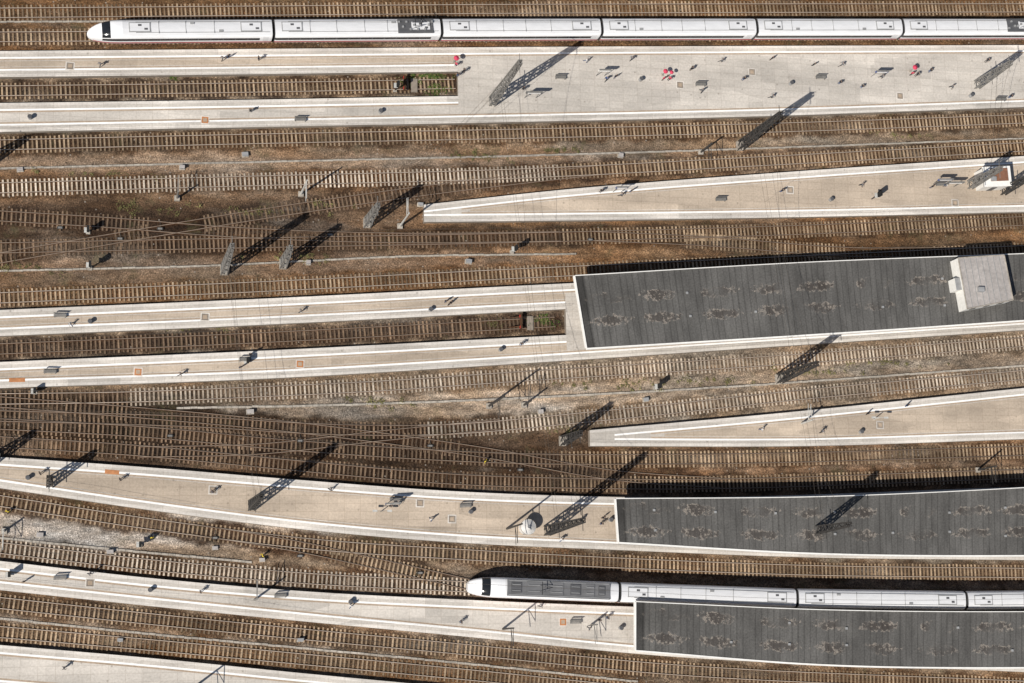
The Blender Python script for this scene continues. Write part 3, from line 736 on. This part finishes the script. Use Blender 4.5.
def ring(r,z,n_=20): return [V+Vector((r*math.cos(6.2832*i/n_),r*math.sin(6.2832*i/n_),z)) for i in range(n_)]
b.hexa(ring(1.0,PZ),ring(1.0,PZ+2.0),'kiosk'); b.hexa(ring(1.2,PZ+2.0),ring(1.2,PZ+2.15),'concrete'); b.hexa(ring(1.15,PZ+2.152),ring(.25,PZ+2.6),'kiosk'); b.hexa(ring(.25,PZ+2.6),ring(.2,PZ+2.8),'grey')
b.box((c.x,c.y-.97,PZ+1),(.8,.1,1.8),'grey'); b.obj("round_kiosk")
# ------------------------------------------------------------ people
def make_person(pose,shirt,trs):
    v=[];e=[];r=[]
    def add(p,rad,par=None):
        v.append(p); r.append(rad)
        if par is not None: e.append((par,len(v)-1))
        return len(v)-1
    st=.0 if pose==0 else .28
    pel=add((0,0,.95),(.16,.12)); ab=add((0,0,1.12),(.15,.11),pel); ch=add((0,0,1.35),(.19,.12),ab); nk=add((0,0,1.50),(.06,.06),ch)
    hd=add((.01,0,1.62),(.085,.1),nk); add((.01,0,1.72),(.07,.085),hd)
    for s in(-1,1):
        f=st*s
        hp=add((0,s*.09,.88),(.09,.1),pel); kn=add((f*.6+.02,s*.1,.5),(.065,.065),hp); an=add((f,s*.1,.09),(.045,.045),kn); add((f+.17,s*.11,.04),(.04,.035),an)
        sh=add((0,s*.2,1.42),(.06,.06),ch); g_=-f
        el=add((g_*.5-.03,s*.26,1.14),(.045,.045),sh); wr=add((g_*.9+.06,s*.26,.90),(.028,.028),el); pm=add((g_+.08,s*.26,.83),(.04,.018),wr)
        for i,o in enumerate((-.03,-.01,.01,.03)): add((g_+.10+.01*i,s*.26+o,.745+.008*abs(i-1)),(.010,.010),pm)
        add((g_+.13,s*.235,.80),(.011,.011),pm)
    me=bpy.data.meshes.new("person"); me.from_pydata(v,e,[]); o=bpy.data.objects.new("tmp",me); scene.collection.objects.link(o)
    md=o.modifiers.new("s",'SKIN'); 
    for i,x in enumerate(me.skin_vertices[0].data): x.radius=r[i]; x.use_root=(i==0)
    sb=o.modifiers.new("u",'SUBSURF'); sb.levels=1; sb.render_levels=1
    dg=bpy.context.evaluated_depsgraph_get(); nm=bpy.data.meshes.new_from_object(o.evaluated_get(dg)); bpy.data.objects.remove(o)
    nm.materials.clear()
    for k in('skin',shirt,trs,'hair','black'): nm.materials.append(M[k])
    for p in nm.polygons:
        x,y,z=p.center; p.use_smooth=True
        if z>1.66 or (z>1.56 and x<-.02): i=3
        elif z>1.5: i=0
        elif z<.1: i=4
        elif z<.93 and abs(y)>.2: i=0
        elif z<.95: i=2
        else: i=1
        p.material_index=i
    return nm
M['cloth1']=simple("blue_cloth",(.05,.09,.2),.9); M['cloth2']=simple("grey_cloth",(.16,.16,.17),.9); M['cloth3']=simple("white_cloth",(.65,.64,.62),.9); M['cloth4']=simple("dark_cloth",(.03,.03,.035),.9)
M['yellow']=simple("hi_vis_cloth",(.65,.5,.04),.8)
pm=[make_person(p,s,t) for p,s,t in((0,'cloth4','cloth1'),(1,'cloth2','cloth4'),(1,'cloth3','cloth1'),(0,'pink','cloth4'),(1,'cloth1','cloth4'),(0,'cloth4','cloth4'),(1,'yellow','cloth4'))]
pp=[(455,66,3),(463,72,5),(457,76,0),(222,60,1),(228,58,0),(258,60,5),(605,80,4),(614,78,0),(662,80,3),(668,80,3),(690,70,5),(700,92,1),(530,94,0),(522,90,5),(585,62,2),(630,60,1),(742,80,0),(770,98,1),(812,66,5),(838,84,0),(880,78,1),(910,75,3),(915,76,5),(928,72,0),(950,88,1),(985,62,5),(1008,98,0),(840,66,1),(770,60,5),(860,88,0),(720,62,1),
 (250,112,5),(100,66,1),(445,302,0),(448,305,5),(450,303,5),(300,312,1),(240,368,0),(250,355,5),(180,375,1),(520,345,0),(70,325,2),
 (620,196,1),(600,192,5),(630,192,0),(780,192,0),(860,186,1),(878,192,5),(930,188,0),(944,186,2),(820,432,1),(866,414,5),(905,406,0),(760,430,2),
 (212,492,0),(390,506,5),(398,504,1),(430,520,2),(580,520,0),(602,518,5),(330,490,1),(120,480,5),(560,540,2),(600,524,0),(540,606,1),(598,620,5),(606,618,0),(588,628,1),(350,606,2),(460,622,0),(200,592,5),(90,574,1),(40,474,5),(24,582,0),
 (152,538,6),(262,556,6),(8,512,6),(484,462,6),(64,668,1)]
for x,y,k in pp:
    z=PZ+.02 if k!=6 else .05
    c=P(x,y,z); o=bpy.data.objects.new("person",pm[k]); o.location=(c.x,c.y,z); o.rotation_euler=(0,0,random.uniform(0,6.28)); o.scale=(1,1,random.uniform(.95,1.05)); scene.collection.objects.link(o)
print("done")
